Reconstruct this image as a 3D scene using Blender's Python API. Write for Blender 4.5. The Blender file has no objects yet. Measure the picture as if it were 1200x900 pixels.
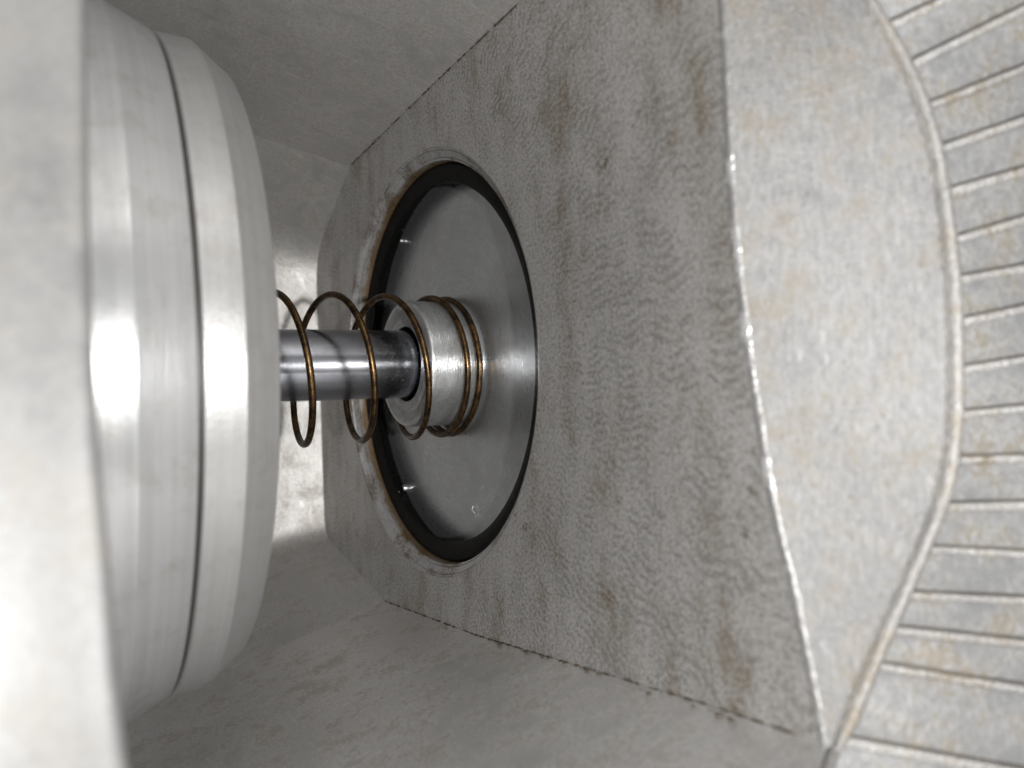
import bpy, bmesh, math, random
from mathutils import Vector, Matrix
import numpy as np

# ------------------------------------------------------------------ camera, world, light, exposure
S = bpy.context.scene
COL = S.collection
MM = 0.001                                   # everything below is laid out in millimetres
R_ = random.Random(7)

CAM = Vector((-99.755, -210.456, -6.279))    # X runs along the shaft axis, Y away from the opening, Z up
yaw, pit, rol = 0.55963, -0.00238, -0.02878
fwd = Vector((math.sin(yaw)*math.cos(pit), math.cos(yaw)*math.cos(pit), math.sin(pit)))
r0 = Vector((math.cos(yaw), -math.sin(yaw), 0)); u0 = r0.cross(fwd)
rgt = math.cos(rol)*r0 + math.sin(rol)*u0
upv = -math.sin(rol)*r0 + math.cos(rol)*u0
cd = bpy.data.cameras.new('camera'); cam = bpy.data.objects.new('camera', cd); COL.objects.link(cam)
M = Matrix.Identity(4)
for i in range(3):
    M[i][0] = rgt[i]; M[i][1] = upv[i]; M[i][2] = -fwd[i]; M[i][3] = CAM[i]*MM
cam.matrix_world = M
cd.sensor_width = 36; cd.lens = 27.0; cd.clip_start = 0.002; cd.clip_end = 20
cd.dof.use_dof = True; cd.dof.focus_distance = 0.212; cd.dof.aperture_fstop = 12.0
S.camera = cam

w = bpy.data.worlds.new('World'); S.world = w; w.use_nodes = True
bg = w.node_tree.nodes['Background']; bg.inputs[0].default_value = (1.0, 0.985, 0.968, 1); bg.inputs[1].default_value = 0.42

def lamp(name, loc, target, size, watts, col):
    l = bpy.data.lights.new(name, 'AREA'); l.shape = 'DISK'; l.size = size*MM; l.energy = watts; l.color = col
    o = bpy.data.objects.new(name, l); COL.objects.link(o); o.location = Vector(loc)*MM
    o.rotation_euler = (Vector(target)-Vector(loc)).to_track_quat('-Z', 'Y').to_euler()
    return o
# phone flash set back behind the camera for softer falloff, level with the lens
lamp('flash_lamp', (-103, -330, -12), (-20, -40, -6), 9, 0.98, (1.0, 0.98, 0.95))
# workshop ceiling lamp above and behind the opening
lamp('ceiling_lamp', (-420, -900, 900), (-40, -60, 0), 420, 7.0, (0.96, 0.98, 1.0))

S.view_settings.view_transform = 'Standard'; S.view_settings.look = 'None'
S.view_settings.exposure = 0.12; S.view_settings.gamma = 1.0
S.render.engine = 'CYCLES'
S.cycles.max_bounces = 10; S.cycles.diffuse_bounces = 5; S.cycles.glossy_bounces = 6

# ------------------------------------------------------------------ node helpers
class N:
    def __init__(s, name):
        s.m = bpy.data.materials.new(name); s.m.use_nodes = True
        s.t = s.m.node_tree; s.b = s.t.nodes['Principled BSDF']
        tc = s.t.nodes.new('ShaderNodeTexCoord'); v = s.t.nodes.new('ShaderNodeVectorMath'); v.operation = 'SCALE'
        v.inputs[3].default_value = 1000.0; s.t.links.new(tc.outputs['Object'], v.inputs[0]); s.co = v.outputs[0]   # mm
    def L(s, a, b): s.t.links.new(a, b)
    def put(s, sock, v):
        if isinstance(v, bpy.types.NodeSocket): s.L(v, sock)
        elif v is not None: sock.default_value = v
    def scaled(s, sc, rot=(0,0,0)):
        n = s.t.nodes.new('ShaderNodeMapping'); n.inputs['Scale'].default_value = sc; n.inputs['Rotation'].default_value = rot
        s.L(s.co, n.inputs[0]); return n.outputs[0]
    def noise(s, scale, detail=4, rough=.55, vec=None, dist=0):
        n = s.t.nodes.new('ShaderNodeTexNoise'); n.inputs['Scale'].default_value = scale; n.inputs['Detail'].default_value = detail
        n.inputs['Roughness'].default_value = rough; n.inputs['Distortion'].default_value = dist
        s.L(vec if vec is not None else s.co, n.inputs['Vector']); return n.outputs[0]
    def voro(s, scale, vec=None):
        n = s.t.nodes.new('ShaderNodeTexVoronoi'); n.inputs['Scale'].default_value = scale
        s.L(vec if vec is not None else s.co, n.inputs['Vector']); return n.outputs['Distance']
    def ramp(s, v, a, b, lo=0., hi=1.):
        n = s.t.nodes.new('ShaderNodeMapRange'); n.interpolation_type = 'SMOOTHSTEP'
        s.put(n.inputs[0], v); n.inputs[1].default_value = a; n.inputs[2].default_value = b
        n.inputs[3].default_value = lo; n.inputs[4].default_value = hi; return n.outputs[0]
    def math(s, op, a, b=None, c=None):
        n = s.t.nodes.new('ShaderNodeMath'); n.operation = op
        for i, v in enumerate((a, b, c)): s.put(n.inputs[i], v)
        return n.outputs[0]
    def mix(s, f, a, b):
        n = s.t.nodes.new('ShaderNodeMix'); n.data_type = 'RGBA'
        s.put(n.inputs[0], f); s.put(n.inputs[6], a); s.put(n.inputs[7], b); return n.outputs[2]
    def xyz(s):
        n = s.t.nodes.new('ShaderNodeSeparateXYZ'); s.L(s.co, n.inputs[0]); return n.outputs
    def polar(s):            # radius from the shaft axis and angle about it
        x, y, z = s.xyz()
        r = s.math('SQRT', s.math('ADD', s.math('MULTIPLY', y, y), s.math('MULTIPLY', z, z)))
        return x, r, s.math('ARCTAN2', z, y)
    def comb(s, x, y, z):
        n = s.t.nodes.new('ShaderNodeCombineXYZ')
        for i, v in enumerate((x, y, z)): s.put(n.inputs[i], v)
        return n.outputs[0]
    def bump(s, h, dist_mm, strength=1.0, nxt=None):
        n = s.t.nodes.new('ShaderNodeBump'); n.inputs['Strength'].default_value = strength
        n.inputs['Distance'].default_value = dist_mm*MM; s.L(h, n.inputs['Height'])
        if nxt is not None: s.L(nxt, n.inputs['Normal'])
        return n.outputs[0]
    def out(s, col, rough, metal, normal=None, **k):
        s.put(s.b.inputs['Base Color'], col); s.put(s.b.inputs['Roughness'], rough); s.put(s.b.inputs['Metallic'], metal)
        if normal is not None: s.L(normal, s.b.inputs['Normal'])
        for kk, v in k.items(): s.put(s.b.inputs[kk.replace('_', ' ')], v)
        return s.m

def G(v, t=0.0): return (v*(1+t), v, v*(1-t), 1)
BROWN = (0.115, 0.075, 0.040, 1); RUST = (0.20, 0.105, 0.035, 1); DARK = (0.045, 0.032, 0.022, 1)

def mat_plate():
    n = N('machined_plate'); x, r, a = n.polar()
    big = n.noise(.024, 3, .6); mid = n.noise(.085, 6, .72); fine = n.noise(1.35, 4, .8); gr = n.noise(2.6, 2, .7); col = n.noise(1.0, 5, .7, n.scaled((.09, .09, .03)))
    # short chatter arcs left by the milling cutter, stacked in columns
    wob = n.noise(.35, 3, .6)
    ph = n.math('ADD', n.math('MULTIPLY', a, 290.), n.math('ADD', n.math('MULTIPLY', n.math('COSINE', n.math('MULTIPLY', r, .5)), 2.8), n.math('MULTIPLY', wob, 9.)))
    wave = n.math('MULTIPLY_ADD', n.math('SINE', ph), .5, .5)
    amt = n.math('MULTIPLY', n.ramp(n.noise(.11, 4, .7), .40, .60), n.ramp(r, 66, 80))
    wave = n.math('MULTIPLY', wave, amt)
    sp = n.math('ADD', n.math('ADD', n.math('MULTIPLY', fine, .60), n.math('MULTIPLY', gr, .34)), n.math('MULTIPLY', wave, .055))
    dens = n.math('ADD', n.math('MULTIPLY', big, .3), n.math('MULTIPLY', col, .7))
    thr = n.math('SUBTRACT', .60, n.math('MULTIPLY', dens, .23))
    speck = n.ramp(n.math('SUBTRACT', sp, thr), -.035, .05)
    brown = n.ramp(n.math('ADD', n.math('MULTIPLY', mid, .4), n.math('MULTIPLY', col, .6)), .50, .63)
    patch = n.ramp(n.math('ADD', n.math('MULTIPLY', mid, .66), n.math('MULTIPLY', fine, .34)), .59, .65)
    c = n.mix(n.ramp(gr, .35, .65), G(.45, .025), G(.64, .015))
    c = n.mix(n.math('MULTIPLY', brown, .34), c, (.30, .235, .145, 1))
    c = n.mix(n.math('MULTIPLY', speck, .72), c, n.mix(brown, (.17, .16, .145, 1), (.15, .115, .07, 1)))
    c = n.mix(n.math('MULTIPLY', patch, .85), c, (.085, .055, .024, 1))
    glint = n.ramp(n.noise(1.3, 1, .5), .745, .78)
    c = n.mix(glint, c, G(.8))
    h = n.math('ADD', n.math('MULTIPLY', wave, .32), n.math('ADD', n.math('MULTIPLY', fine, 1.), n.math('MULTIPLY', gr, .6)))
    nb = n.bump(h, .10)
    return n.out(c, n.ramp(sp, .3, .7, .36, .48), .66, nb)

def mat_cast(name, lo, hi, stain=.25, metal=.45, rough=.5, bump=.25, sc=.35, wavy=.7, warm=.02, sdir=(.06, .9, .06), scuff=.35, grs=1.3, gst=None):
    n = N(name)
    big = n.noise(.03, 4, .6); mid = n.noise(.12, 6, .7); fine = n.noise(sc*3.4, 4, .7); med = n.noise(sc, 4, .65); gr = n.noise(grs, 3, .75, n.scaled(*gst) if gst else None)
    c = n.mix(n.ramp(n.math('ADD', n.math('MULTIPLY', big, .3), n.math('ADD', n.math('MULTIPLY', mid, .3), n.math('MULTIPLY', gr, .4))), .40, .60), G(lo, warm), G(hi, warm*.5))
    st = n.ramp(n.math('ADD', n.math('MULTIPLY', mid, .65), n.math('MULTIPLY', fine, .35)), .475, .60)
    c = n.mix(n.math('MULTIPLY', st, stain), c, (.205, .165, .105, 1))
    # long faint rub marks
    s1 = n.ramp(n.noise(1.0, 3, .7, n.scaled(sdir, (.3, .2, .5))), .60, .72); s2 = n.ramp(n.noise(1.0, 3, .7, n.scaled((sdir[1], sdir[0], sdir[2]*2), (.9, .4, .1))), .62, .74)
    sf = n.math('MULTIPLY', n.math('MAXIMUM', s1, s2), scuff)
    c = n.mix(sf, c, G(min(.8, hi*1.35)))
    pit = n.ramp(n.noise(1.5, 3, .6), .66, .72)
    c = n.mix(n.math('MULTIPLY', pit, .6), c, (.10, .065, .035, 1))
    h = n.math('ADD', n.math('ADD', fine, n.math('MULTIPLY', gr, .5)), n.math('MULTIPLY', med, wavy))
    nb = n.bump(n.math('SUBTRACT', h, n.math('MULTIPLY', pit, .4)), bump)
    return n.out(c, n.math('SUBTRACT', n.ramp(mid, .3, .7, rough-.08, rough+.08), n.math('MULTIPLY', sf, .12)), metal, nb)

def turn_tangent(n):
    t = n.t.nodes.new('ShaderNodeTangent'); t.direction_type = 'RADIAL'; t.axis = 'X'; return t.outputs[0]

def mat_turned(name, v, metal, rough, grain=.05, stain=.15, tint=-.015, scr=1.0, aniso=.6, var=.10, blot=.10):
    # turned on a lathe: fine rings round the shaft axis
    n = N(name); x, r, a = n.polar()
    vec = n.comb(n.math('MULTIPLY', x, 5.), n.math('MULTIPLY', r, 5.), n.math('MULTIPLY', a, 1.2))
    ring = n.noise(1.0, 4, .65, vec); mid = n.noise(1.0, 4, .6, n.comb(n.math('MULTIPLY', x, .9), n.math('MULTIPLY', r, .9), n.math('MULTIPLY', a, .9))); blo = n.noise(.16, 5, .7); fine = n.noise(1.4, 3, .6)
    c = n.mix(n.ramp(n.math('ADD', n.math('MULTIPLY', mid, .6), n.math('MULTIPLY', ring, .4)), .33, .67), G(v*(1-var), tint), G(v*(1+var), tint))
    c = n.mix(n.math('MULTIPLY', n.ramp(blo, .48, .60), blot), c, G(v*.45, .03))
    st = n.ramp(n.math('ADD', n.math('MULTIPLY', blo, .65), n.math('MULTIPLY', fine, .35)), .55, .66)
    c = n.mix(n.math('MULTIPLY', st, stain), c, (.30, .24, .16, 1))
    nb = n.bump(n.math('ADD', n.math('MULTIPLY', ring, scr), n.math('MULTIPLY', fine, .35)), grain)
    return n.out(c, n.ramp(n.math('ADD', n.math('MULTIPLY', blo, .5), n.math('MULTIPLY', ring, .5)), .3, .7, rough-.05, rough+.07), metal, nb, Anisotropic=aniso, Anisotropic_Rotation=.25, Tangent=turn_tangent(n))

def mat_shaft():
    n = N('polished_shaft'); x, r, a = n.polar()
    sc = n.noise(1.0, 3, .6, n.comb(n.math('MULTIPLY', x, 2.5), n.math('MULTIPLY', a, 3.), 0.))
    fine = n.noise(1.5, 3, .65); wet = n.ramp(x, -22, -8)
    spots = n.math('MULTIPLY', n.ramp(n.noise(1.1, 4, .7), .56, .66), wet)
    c = n.mix(n.math('MULTIPLY', spots, .5), (.44, .46, .51, 1), (.66, .68, .70, 1))
    rg = n.math('ADD', n.ramp(fine, .3, .7, .15, .19), n.math('MULTIPLY', spots, .12))
    return n.out(c, rg, 1.0, n.bump(n.math('ADD', sc, n.math('MULTIPLY', spots, 1.2)), .0035), Anisotropic=.75, Anisotropic_Rotation=.25, Tangent=turn_tangent(n))

def mat_spring():
    n = N('bronze_spring_wire')
    m = n.noise(.35, 4, .6); f = n.noise(2.2, 3, .6)
    c = n.mix(n.ramp(m, .35, .65), (.042, .026, .014, 1), (.16, .095, .04, 1))
    c = n.mix(n.math('MULTIPLY', n.ramp(f, .52, .66), .6), c, DARK)
    return n.out(c, n.ramp(f, .3, .7, .22, .40), .92, n.bump(f, .012))

def mat_rubber():
    n = N('black_rubber'); f = n.noise(1.3, 4, .6)
    return n.out(n.mix(n.ramp(f, .5, .75), (.003, .003, .003, 1), (.009, .008, .006, 1)), n.ramp(f, .3, .7, .25, .42), 0., n.bump(f, .05), Specular_IOR_Level=.10)

def mat_bore():
    # turned bore rim with rust running along its inner lip
    n = N('rusty_bore_rim'); x, r, a = n.polar()
    av = n.comb(n.math('MULTIPLY', n.math('COSINE', a), 6.), n.math('MULTIPLY', n.math('SINE', a), 6.), n.math('MULTIPLY', x, .25))
    nz = n.noise(.9, 4, .65, av); f = n.noise(1.2, 3, .6)
    edge = n.ramp(n.math('ADD', x, n.math('MULTIPLY', nz, 4.)), 3.9, 5.8)
    old = n.ramp(n.math('ADD', n.math('MULTIPLY', nz, .6), n.math('MULTIPLY', f, .4)), .44, .62)
    c = n.mix(n.math('MULTIPLY', old, .75), G(.50, .0), (.12, .08, .04, 1))
    c = n.mix(n.math('MULTIPLY', edge, .88), c, n.mix(f, (.26, .155, .055, 1), (.05, .032, .014, 1)))
    return n.out(c, n.math('ADD', .26, n.math('MULTIPLY', edge, .35)), .7, n.bump(f, .08))

def mat_plain(name, c, rough, metal): return N(name).out(c, rough, metal)

M_PLATE = mat_plate(); M_BORE = mat_bore(); M_RUB = mat_rubber(); M_SHAFT = mat_shaft(); M_SPR = mat_spring()
M_WALL = mat_cast('cast_wall', .48, .62, .28, .75, .50, .10)
M_FLOOR = mat_cast('cast_floor', .50, .64, .42, .75, .48, .10)
M_BACK = mat_cast('cast_back', .40, .52, .35, .75, .50, .14)
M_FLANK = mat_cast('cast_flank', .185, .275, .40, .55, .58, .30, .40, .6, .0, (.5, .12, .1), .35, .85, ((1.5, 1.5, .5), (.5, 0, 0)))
M_LIP = mat_cast('worn_lip', .22, .33, .6, .6, .42, .25, .5, .7, .03, (.06, .9, .06), .3, .8)
M_RIBB = mat_cast('ribbed_base', .10, .16, .6, .5, .5, .10, .2, .7, .1)
M_SLAT = mat_cast('slat_metal', .27, .39, .6, .65, .45, .10, .3, .7, -.01, (.9, .05, .2), .4, .7)
M_RIB = mat_cast('worn_rib_metal', .30, .48, .8, .6, .48, .30, .5)
def mat_ridge():
    n = N('glint_ridge_metal'); gl = n.noise(.11, 3, .6); f = n.noise(.9, 3, .65)
    g = n.ramp(gl, .54, .64)  # glint mask: paler, smoother highlight patches painted along the ridge
    return n.out(n.mix(g, G(.24, .01), G(.60)), n.math('SUBTRACT', .46, n.math('MULTIPLY', g, .26)), .75, n.bump(n.math('ADD', f, gl), .22))
M_RIDGE = mat_ridge()
M_JAMB = mat_cast('front_plate_metal', .165, .22, .14, .30, .50, .008, .12, .5, -.005, (.06, .9, .06), .08)
M_FL1 = mat_turned('turned_flange', .48, .66, .32, .06, .30, -.015, 1., .6, .10, .12)
M_FL2 = mat_turned('rough_flange_edge', .38, .62, .38, .14, .22, .0, .45, .2, .08, .12)
M_DISC = mat_turned('turned_disc', .72, .92, .29, .03, .04, -.03, 1., .6, .05, .12)
M_COL = mat_turned('collar_metal', .58, .85, .30, .14, .5, -.02, .6, .3, .12, .3)
M_HOLE = mat_plain('gap_shade', (.010, .009, .008, 1), .4, 0.)  # near black puts the shade of collar bore and rim groove into colour
M_DIRT = mat_plain('dark_dirt', (.06, .042, .026, 1), .8, 0.)
M_DROP = N('clear_liquid').out((1, 1, 1, 1), .02, 0., Transmission_Weight=1.0, IOR=1.36)

# ------------------------------------------------------------------ mesh helpers (millimetres in, metres out)
def obj(name, verts, faces, mat, parent=None, sharp=35, smooth=True):
    me = bpy.data.meshes.new(name); me.from_pydata([tuple(c*MM for c in v) for v in verts], [], faces)
    bm = bmesh.new(); bm.from_mesh(me); bmesh.ops.remove_doubles(bm, verts=bm.verts, dist=1e-6)
    bmesh.ops.recalc_face_normals(bm, faces=bm.faces); bm.to_mesh(me); bm.free()
    if smooth:
        me.polygons.foreach_set('use_smooth', [True]*len(me.polygons)); me.set_sharp_from_angle(angle=math.radians(sharp))
    me.materials.append(mat)
    o = bpy.data.objects.new(name, me); COL.objects.link(o); o.parent = parent
    return o
def tag(o, label, cat, group=None):
    o['label'] = label; o['category'] = cat
    if group: o['group'] = group
    return o
def thing(name, label, cat, group=None):
    o = bpy.data.objects.new(name, None); COL.objects.link(o); o.empty_display_size = .01
    return tag(o, label, cat, group)
def grid(rows, close=False):
    nr, nc = len(rows), len(rows[0]); V = [p for r in rows for p in r]; F = []
    for i in range(nr-1):
        for j in range(nc if close else nc-1):
            k = (j+1) % nc
            F.append((i*nc+j, i*nc+k, (i+1)*nc+k, (i+1)*nc+j))
    return V, F
def lathe(prof, seg=160, cy=0., cz=0.):
    rows = [[(x, cy+r*math.cos(2*math.pi*j/seg), cz+r*math.sin(2*math.pi*j/seg)) for j in range(seg)] for x, r in prof]
    return grid(rows, True)
def arc(x0, r0, rad, a0, a1, n=8):
    return [(x0+rad*math.cos(math.radians(a0+(a1-a0)*i/n)), r0+rad*math.sin(math.radians(a0+(a1-a0)*i/n))) for i in range(n+1)]
def tube(pts, rad, seg=12, caps=True):
    P = [Vector(p) for p in pts]; n = len(P); rows = []
    T = [(P[min(i+1, n-1)]-P[max(i-1, 0)]).normalized() for i in range(n)]
    nv = T[0].orthogonal().normalized()
    for i in range(n):
        nv = (nv - T[i]*nv.dot(T[i])).normalized(); b = T[i].cross(nv)
        r = rad(i/(n-1)) if callable(rad) else rad
        rows.append([tuple(P[i]+nv*(r*math.cos(2*math.pi*j/seg))+b*(r*math.sin(2*math.pi*j/seg))) for j in range(seg)])
    V, F = grid(rows, True)
    if caps: F.append(tuple(range(seg))[::-1]); F.append(tuple((n-1)*seg+j for j in range(seg)))
    return V, F
def catmull(pts, per=8):
    P = [np.array(p, float) for p in pts]; P = [2*P[0]-P[1]]+P+[2*P[-1]-P[-2]]; out = []
    for i in range(1, len(P)-2):
        for k in range(per):
            t = k/per; a, b, c, d = P[i-1], P[i], P[i+1], P[i+2]
            out.append(.5*((2*b)+(-a+c)*t+(2*a-5*b+4*c-d)*t*t+(-a+3*b-3*c+d)*t**3))
    out.append(P[-2]); return [tuple(q) for q in out]
def rounded(poly, rads, n=6):
    out = [poly[0]]
    for i in range(1, len(poly)-1):
        p, a, b = Vector(poly[i]), Vector(poly[i-1]), Vector(poly[i+1]); r = rads[i]
        s, e = p+(a-p).normalized()*r, p+(b-p).normalized()*r
        for k in range(n+1):
            t = k/n; q = s*(1-t)**2+p*2*t*(1-t)+e*t*t; out.append((q.x, q.y))
    out.append(poly[-1]); return out

# ------------------------------------------------------------------ the cast housing
house = thing('machine_housing', 'grey cast metal chamber with a round bore in its speckled end wall', 'housing')
FL = .0036                                              # the chamber opens out away from the end wall
def shell(name, poly, mat, xs, sharp=40, off=0.):
    rows = []
    for x in xs:
        s = 1-FL*x
        rows.append([(x, y*s, z*s) for y, z in poly])
    return obj(name, *grid(rows), mat, house, sharp)
def dense(poly, step=6):
    out = []
    for a, b in zip(poly[:-1], poly[1:]):
        n = max(1, int(math.hypot(b[0]-a[0], b[1]-a[1])/step))
        out += [(a[0]+(b[0]-a[0])*k/n, a[1]+(b[1]-a[1])*k/n) for k in range(n)]
    return out+[poly[-1]]
XS = [0.0]+[-6*i for i in range(1, 31)]
TOPL = [(-175, 91.5), (-59.9, 83.0), (-14.7, 79.6), (54.9, 73.4)]
BACKL = [(54.9, 73.4), (97, 47.5), (95.5, -66), (34.6, -79.2)]
FLOORL = [(34.6, -79.2), (-30.3, -73.9), (-82, -67.8), (-113, -64.2), (-137.0, -62.0)]
shell('top_wall', dense(TOPL), M_WALL, XS)
shell('back_wall', rounded(BACKL, [0, 14, 8, 0], 10), M_BACK, XS)
shell('floor_wall', dense(FLOORL), M_FLOOR, XS)

# end wall: flat plate from the bore rim out to the chamber walls and to the front ridge
EDGE = [(-118.0, 92.0), (-120.7, 56.8), (-121.3, 35.2), (-121.9, 20.8), (-124.1, -.7), (-128.4, -26.8), (-132.0, -40.5), (-136.6, -62.6)]
edge = [(y, z) for y, z in [q[:2] for q in catmull(EDGE, 8)]]
ROUND = 0.7
bound = [(y+ROUND, z) for y, z in edge][::-1] + [(-110, 88.2)] + TOPL[1:] + BACKL[1:] + FLOORL[1:-1] + [(-136.6+ROUND, -62.1)]
def hit(a):
    dy, dz = math.cos(a), math.sin(a); best = None
    for (y0, z0), (y1, z1) in zip(bound, bound[1:]+bound[:1]):
        ey, ez = y1-y0, z1-z0; det = ez*dy-ey*dz
        if abs(det) < 1e-9: continue
        t = (ez*y0-ey*z0)/det; u = (dz*y0-dy*z0)/det
        if t > 0 and -1e-6 <= u <= 1+1e-6 and (best is None or t > best): best = t
    return best
angs = sorted(set([round(2*math.pi*i/320, 5) for i in range(320)] + [round(math.atan2(z, y) % (2*math.pi), 5) for y, z in bound]))
rows = [[], [], [], [], []]
for a in angs:
    rb = hit(a)
    for k, f in enumerate((0, .2, .45, .7, 1)):
        rr = 63.2+(rb-63.2)*f; rows[k].append((0, rr*math.cos(a), rr*math.sin(a)))
plate = obj('end_wall', *grid(rows, True), M_PLATE, house)
V, F = lathe([(0, 63.2)]+[(.9-.9*math.cos(math.radians(q)), 62.3+.9-.9*math.sin(math.radians(q))) for q in (20, 45, 70, 90)]+
             [(1.7, 60.6), (2.3, 60.2), (2.5, 59.7), (5.2, 59.4)], 200)
obj('bore_rim', V, F, M_BORE, plate, 30)

# bevelled flank in front of the end wall, with its shiny ridge, glints painted into the colour
RIM = [(13.0, -128.6, 71.0), (15.8, -131.8, 62.5), (17.9, -134.7, 55.0), (19.9, -137.0, 48.9), (21.8, -139.2, 42.2), (22.9, -141.2, 34.1), (23.5, -142.7, 25.6), (23.2, -143.9, 14.4),
       (22.7, -144.8, 4.9), (21.5, -145.3, -5.9), (20.3, -145.6, -15.1), (18.3, -145.3, -24.2), (14.4, -143.5, -33.1), (10.4, -141.6, -42.0), (5.7, -139.4, -52.0), (.6, -137.4, -63.2)]
rim = [np.array(q) for q in catmull(RIM, 6)]
for _ in range(14): rim = [rim[0]]+[(rim[k-1]+2*rim[k]+rim[k+1])/4 for k in range(1, len(rim)-1)]+[rim[-1]]
rim = [tuple(q) for q in rim]
def along(pts, n):
    P = [np.array(p) for p in pts]; d = [0]
    for a, b in zip(P[:-1], P[1:]): d.append(d[-1]+np.linalg.norm(b-a))
    A = np.array(P); return [tuple(np.interp(np.linspace(0, d[-1], n), d, A[:, k])[i] for k in range(A.shape[1])) for i in range(n)]
NE = 70
e3 = along([(0., y, z) for y, z in edge if z < 75], NE); r3 = along(rim, NE)
rows = []; ridge = []
for i in range(NE):
    E, Q = Vector(e3[i]), Vector(r3[i]); d = (Q-E); ln = d.length; d.normalize(); rw = min(.8, ln*.3)*(1+.10*math.sin(i*.9)+.08*math.sin(i*2.3))
    a, c = E+Vector((0, ROUND, 0)), E+d*rw
    ridge.append([tuple(a*(1-t)**2+E*2*t*(1-t)+c*t*t) for t in (0, .15, .3, .45, .6, .75, .9, 1)])
    rows.append([tuple(c+(Q-c)*(k/10)) for k in range(11)])
flank = obj('bevelled_flank', *grid(rows), M_FLANK, house, 60)
obj('glinting_ridge', *grid(ridge), M_RIDGE, flank, 80)
rows = []
lp = along(rim, 150); ep = along([(0., y, z) for y, z in edge if z < 75], 150)
for i in range(150):
    Q = Vector(lp[i]); d = (Q-Vector(ep[min(i, 138)])).normalized(); t = (Vector(lp[min(i+1, 149)])-Vector(lp[max(i-1, 0)])).normalized()
    nn = d.cross(t).normalized(); nn = nn if nn.y < 0 else -nn; j = [R_.uniform(-.4, .4) for _ in range(3)]
    sc_ = min(1.0, (Q-Vector(ep[i])).length/6+.45)
    pr = [(-.9+.1*j[0], -.12), (-.45, .10+.04*j[1]), (.1, .55), (.7+.05*j[2], .95+.05*j[0]), (1.4, .95), (2.0+.08*j[1], .5), (2.3, -.5), (2.3, -2.5)]
    rows.append([tuple(Q+d*(u*sc_)+nn*(v*sc_)) for u, v in pr])
obj('raised_lip', *grid(rows), M_LIP, house, 70)
lp2 = [(.8-2.2*k, -137.6-.9*k, -63.2-.75*k) for k in range(0, 14)]
obj('floor_lip', *tube(lp2, lambda t: 1.0+.08*math.sin(t*40), 12), M_LIP, house, 70)

# ------------------------------------------------------------------ ribbed wall beyond the lip
ribw = thing('ribbed_wall', 'curved pale metal wall of flat slats and narrow ribs beside the bevelled flank', 'ribbed wall')
RA = [(18.5, -135.4, 50.1), (21.0, -136.1, 43.3), (23.6, -136.8, 36.7), (26.2, -137.8, 30.2), (28.3, -138.6, 23.6), (29.0, -138.9, 15.4), (29.1, -139.1, 9.1), (29.7, -139.6, 2.0), (28.7, -139.7, -5.9),
      (27.8, -139.8, -13.1), (26.1, -139.8, -20.3), (24.3, -139.9, -27.7), (21.3, -139.5, -34.3), (14.7, -137.6, -40.8), (12.0, -137.3, -45.7), (8.7, -136.8, -50.7), (4.4, -137.0, -61.5)]
RB = [(62.2, -156.8, 72.4), (63.2, -156.3, 65.3), (64.3, -155.7, 53.8), (65.0, -155.2, 44.2), (65.3, -154.9, 34.1), (65.4, -154.7, 26.0), (65.0, -154.6, 15.2), (64.7, -154.6, 8.6), (63.8, -154.6, -1.4),
      (62.6, -154.8, -11.1), (61.2, -155.1, -20.8), (59.7, -155.4, -28.9), (57.7, -155.9, -38.3), (55.9, -156.4, -45.7), (53.9, -156.9, -53.4), (51.6, -157.5, -61.2), (47.6, -158.6, -73.6)]
ext = lambda L, f: [tuple(2*np.array(L[0])-np.array(L[1]))]+L+[tuple(2*np.array(L[-1])-np.array(L[-2]))]
A_, B_ = ext(RA, 1), ext(RB, 1); A_[0] = (15.5, -129.0, 58.0)
sA, sB = catmull(A_, 4), catmull(B_, 4)
nrm = Vector((-.4, -.92, .05)).normalized()
rows = []
for a, b in zip(sA, sB):
    a, b = Vector(a), Vector(b); d = b-a
    rows.append([tuple(a+d*t) for t in (-.02, 0, .2, .4, .6, .8, 1.0, 1.25)])
rows = [[tuple(Vector(q)-nrm*1.1) for q in rw] for rw in rows]
obj('wall_face', *grid(rows), M_RIBB, ribw, 60)
LA, LB = A_, B_
for i in range(len(LA)-1):                               # broad flat slats with a narrow worn rib and a thin dark groove between each two
    a0, b0, a1, b1 = (Vector(q) for q in (LA[i], LB[i], LA[i+1], LB[i+1]))
    rs, rr = [], []; wd = R_.uniform(1.5, 1.9); lift = R_.uniform(-.15, .10); hr = R_.uniform(.15, .35)
    for k in range(15):
        t = -.01+1.21*k/14; p0, p1 = a0+(b0-a0)*t, a1+(b1-a1)*t; d = p1-p0; L = d.length; d.normalize()
        j = [R_.uniform(-.10, .10) for _ in range(4)]; w2 = min(wd, L*.32); e = .3 if k == 0 else 1.
        pr = [(.42, -1.3), (.42, -.2), (.55, hr*.7*e), (.85+j[0], hr*e), (w2-.25+j[1], hr*e+j[2]*.6), (w2+.05+j[1], hr*.5*e), (w2+.3+j[1], -.3)]
        rr.append([tuple(p0+d*u+nrm*v) for u, v in pr])
        pr = [(w2-.1, -1.3), (w2-.1, lift-.35), (w2+.4, lift-.1), (L-.35, lift+j[2]*.3), (L-.10+j[3]*.5, lift-.06), (L+j[3]*.5, lift-.3), (L+.02, -1.3)]
        rs.append([tuple(p0+d*u+nrm*v) for u, v in pr])
    V, F = grid(rs); F.append(tuple(range(7))); obj('slat', V, F, M_SLAT, ribw, 28)
    V, F = grid(rr); F.append(tuple(range(7))); obj('rib', V, F, M_RIB, ribw, 40)

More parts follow.
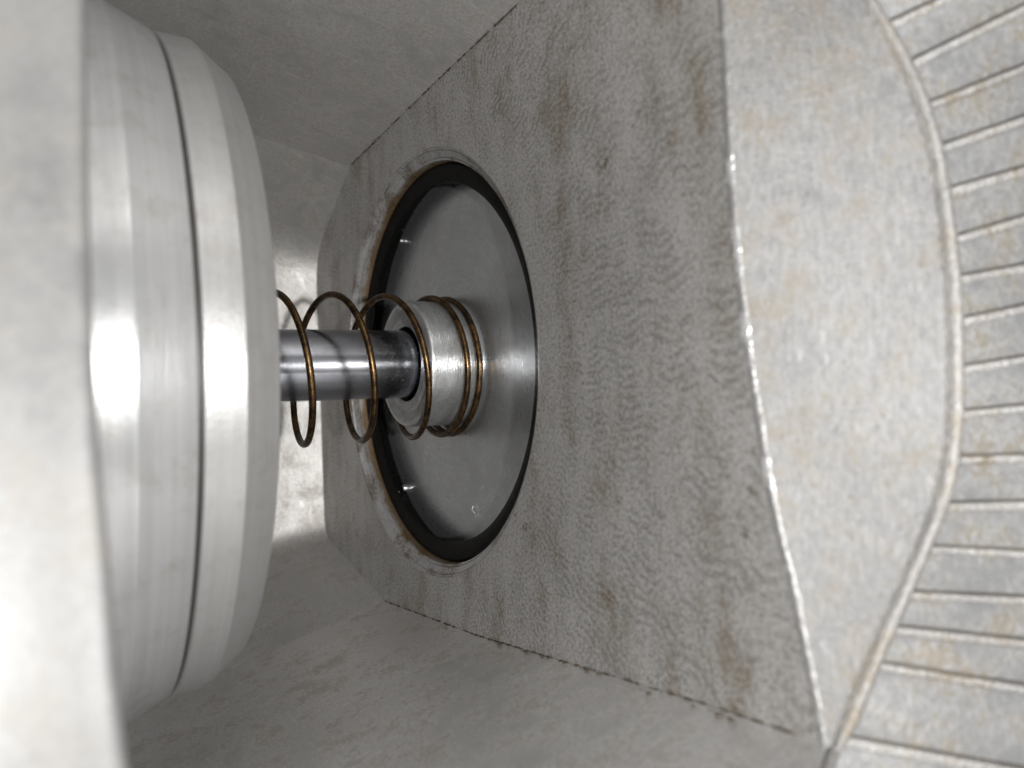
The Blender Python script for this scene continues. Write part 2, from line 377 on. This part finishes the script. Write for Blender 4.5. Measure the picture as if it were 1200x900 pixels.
# ------------------------------------------------------------------ seal disc in the bore, rubber ring
disc = thing('seal_disc', 'round turned metal disc set in the bore behind the spring', 'disc')
obj('disc_face', *lathe([(10.6, 8), (10.6, 30), (10.6, 50.5), (10.6, 57.9), (16, 57.9)], 200), M_DISC, disc, 12)
ring = obj('rubber_ring', *lathe([(4.9, 59.5), (4.6, 59.0), (4.55, 58.4), (4.85, 56.0), (5.1, 54.3), (5.35, 53.75), (5.75, 53.6), (6.1, 53.9), (6.4, 55.0), (6.8, 56.8), (7.6, 57.2), (10.65, 57.4)], 200), M_RUB)
tag(ring, 'black rubber ring round the rim of the turned disc', 'seal ring')

# ------------------------------------------------------------------ collar on the disc
col = thing('seal_collar', 'short pale metal collar round the shaft against the disc', 'collar')
obj('collar_body', *lathe([(10.55, 18.9), (-4.6, 18.7)]+[(-4.6-1.1*math.sin(q), 17.6+1.1*math.cos(q)) for q in (.3, .7, 1.1, 1.57)]+
    [(-5.7, 16.9), (-5.2, 16.3), (-4.9, 14.4), (-5.5, 13.9), (-5.6, 11.8), (-5.2, 11.1)], 120), M_COL, col, 30)
obj('collar_bore', *lathe([(-5.2, 11.1), (2.0, 11.1), (2.2, 10.02)], 96), M_HOLE, col, 30)

# ------------------------------------------------------------------ shaft
sh = thing('drive_shaft', 'polished round steel shaft running through the coil spring', 'shaft')
obj('shaft_body', *lathe([(-178, 0.01), (-178, 9.4), (-177.4, 10), (-120, 10), (-60, 10), (-30, 10), (0, 10), (2.2, 10), (10.5, 10)], 96), M_SHAFT, sh, 30)

# ------------------------------------------------------------------ spring
def interp(xs, ys, x): return float(np.interp(x, xs, ys))
# turns are counted from the point nearest the opening; the far left turns sit behind the flange
TT = np.array([-1.6, -1, 0, 1, 2, 2.55, 3.0, 3.4, 4.0, 4.62]); XX = np.array([-60.4, -56.0, -40.6, -23.8, -8.1, 1.2, 4.6, 6.4, 8.6, 9.2])
pts = []
for k in range(0, 520):
    t = TT[0]+(TT[-1]-TT[0])*k/519
    x = sum(interp(TT, XX, t+o) for o in (-.12, -.06, 0, .06, .12))/5
    rd = 20.8-.25*max(0, min(1, (t-2.5)))
    a = 2*math.pi*t                                  # 0 = near side, then down, far side, up
    pts.append((x, -rd*math.cos(a), -1.0-rd*math.sin(a)))
spr = obj('coil_spring', *tube(pts, .95, 14), M_SPR, None, 60)
tag(spr, 'bronze brown wire coil spring around the polished shaft', 'spring')

# ------------------------------------------------------------------ flange disc
fl = thing('flange_disc', 'thick stepped metal disc on the shaft with a dark groove round its rim', 'flange')
pb = [(-112, 11), (-112, 76), (-109, 79.5), (-104, 80.6), (-86.5, 82.0), (-86.0, 81.95), (-77.1, 78.3), (-76.7, 78.0), (-76.5, 77.0), (-76.5, 70.0)]
obj('rear_ring', *lathe(pb, 256), M_FL1, fl, 6)
pf = [(-75.9, 70.0), (-75.9, 77.3), (-75.6, 77.8), (-72, 77.75), (-68.9, 77.6), (-68.7, 77.45), (-62.2, 72.9), (-61.9, 72.3), (-61.9, 40), (-61.6, 38), (-61.6, 10.3)]
obj('front_ring', *lathe(pf, 256), M_FL2, fl, 9)
obj('rim_groove', *lathe([(-76.6, 75.9), (-75.8, 75.9)], 256), M_HOLE, fl)

# ------------------------------------------------------------------ plate edge at the mouth of the chamber
JB = [(-93.0, -115.7, 62), (-93.1, -115.7, 44.1), (-93.2, -115.7, 36.6), (-93.8, -115.8, 8.7), (-93.7, -115.8, -9.8), (-93.2, -115.7, -23.8), (-92.7, -115.7, -36.1), (-92.1, -115.6, -47.5), (-91.6, -115.5, -55.3), (-91.2, -115.5, -64)]
rows = []
for x, y, z in catmull(JB, 6):
    pr = [(-95, -14.2), (-60, -9.0), (-30, -4.5), (-12, -1.8), (-4, -.6), (-1.6, -.24)]+[(-1.3+1.3*math.sin(q), 1.06-1.3*math.cos(q)) for q in (.2, .5, .85, 1.2, 1.57)]+[(0, 6), (0, 11), (-1, 12), (-95, 2)]
    rows.append([(x+u, y+v+.16*z, z) for u, v in pr])
V, F = grid(rows, True); nc = len(rows[0]); F.append(tuple(range(nc))); F.append(tuple((len(rows)-1)*nc+j for j in range(nc)))
tag(obj('front_plate', V, F, M_JAMB, None, 40), 'bright blurred metal plate edge standing in front of the stepped disc', 'plate')

# ------------------------------------------------------------------ small things: domes added for flash highlights, a shaving, dirt in the seam
def bead(c, r, sq=.6):
    V = []; F = []
    rows = [[(c[0]-r*sq*math.cos(p)*1.0, c[1]+r*math.sin(p)*math.cos(q*math.pi/6), c[2]+r*math.sin(p)*math.sin(q*math.pi/6)) for q in range(12)] for p in (.01, .35, .7, 1.05, 1.4, 1.8)]
    return grid(rows, True)
M_HILITE = mat_plain('highlight_dome_metal', (.85, .86, .84, 1), .16, 1.0)  # for small domes added where the flash makes highlights in the bore
def dome(c, n_, r, h):
    n_ = Vector(n_).normalized(); u = n_.orthogonal().normalized(); v = n_.cross(u); rows = []
    for k, (f, g) in enumerate(((1, -1.2), (1, .25), (.93, .5), (.75, .76), (.45, .94), (.02, 1))):
        rows.append([tuple(Vector(c)+n_*(g*h)+(u*math.cos(q*math.pi/8)+v*math.sin(q*math.pi/8))*(r*f)) for q in range(16)])
    return grid(rows, True)
p1 = obj('highlight_dome', *dome((9.4, 36.0, -42.0), (-.45, -.85, .1), 1.25, 1.1), M_HILITE, None, 80); tag(p1, 'dome added for the larger bright pin low in the bore behind the black ring', 'highlight')
p2 = obj('highlight_dome', *dome((9.6, 33.5, 43.5), (-.45, -.85, -.2), .8, .8), M_HILITE, None, 80); tag(p2, 'dome added for the tiny bright pin high in the bore behind the black ring', 'highlight')
V, F = tube([(10.2, -11.2, -42.6), (9.6, -11.6, -43.6), (10.0, -12.3, -44.6), (10.3, -12.1, -45.6)], lambda t: .28*(1-.5*t), 6)
tag(obj('metal_shaving', V, F, M_COL), 'tiny bright metal shaving stuck low on the disc face', 'shaving')
V, F = [], []
def crumb(c, s, flat=.4):
    bm = bmesh.new(); bmesh.ops.create_icosphere(bm, subdivisions=1, radius=1.0); o = len(V)
    sx, sy, sz = (s*R_.uniform(.5, 1.1) for _ in range(3))
    for v in bm.verts: V.append((c[0]+v.co.x*sx*R_.uniform(.7, 1.2), c[1]+v.co.y*sy*R_.uniform(.8, 1.5), c[2]+v.co.z*sz*flat*R_.uniform(.6, 1.1)))
    for f in bm.faces: F.append(tuple(o+q.index for q in f.verts))
    bm.free()
def seam_z(y, L): 
    P = sorted(L); return float(np.interp(y, [q[0] for q in P], [q[1] for q in P]))
for y in (-13.8, -17.5, -44.4, -56.2, -58, -63.4, -65.0, -71.4, -79.5, -83.8, -101, -112, -118, -121): crumb((-.8-R_.random()*2.2, y, seam_z(y, FLOORL)+.15), R_.uniform(.35, .95))
for k in range(26):
    y = R_.uniform(-125, 30); crumb((-R_.random()*.9, y, seam_z(y, FLOORL)+.1), R_.uniform(.15, .4))
for k in range(22):
    y = R_.uniform(-70, 50); crumb((-R_.random()*.8, y, seam_z(y, TOPL)-.1), R_.uniform(.15, .38))
for k in range(40):                                   # specks on the disc
    a, r = R_.uniform(0, 6.28), R_.uniform(22, 52); crumb((10.58, r*math.cos(a), r*math.sin(a)), R_.uniform(.1, .28))
def seam(name, L, y0, y1, up):
    pts = [(-.15, y, seam_z(y, L)+up) for y in np.linspace(y0, y1, 160)]; jit = [max(.02, .08+.24*R_.uniform(-1, 1)) for _ in pts]
    obj(name, *tube(pts, lambda t: jit[int(t*159)], 6), M_DIRT, house, 80)  # dark strip laid in the crease for the seam's shade and brown rust
seam('seam_dark_strip', TOPL, -110, 53, -.05); seam('seam_dark_strip', FLOORL, 33, -132, .05)
dirt = obj('dirt_specks', V, F, M_DIRT, None, 80); dirt['kind'] = 'stuff'; dirt['label'] = 'dark brown dirt specks along the wall seams and on the disc'
dirt['category'] = 'dirt'
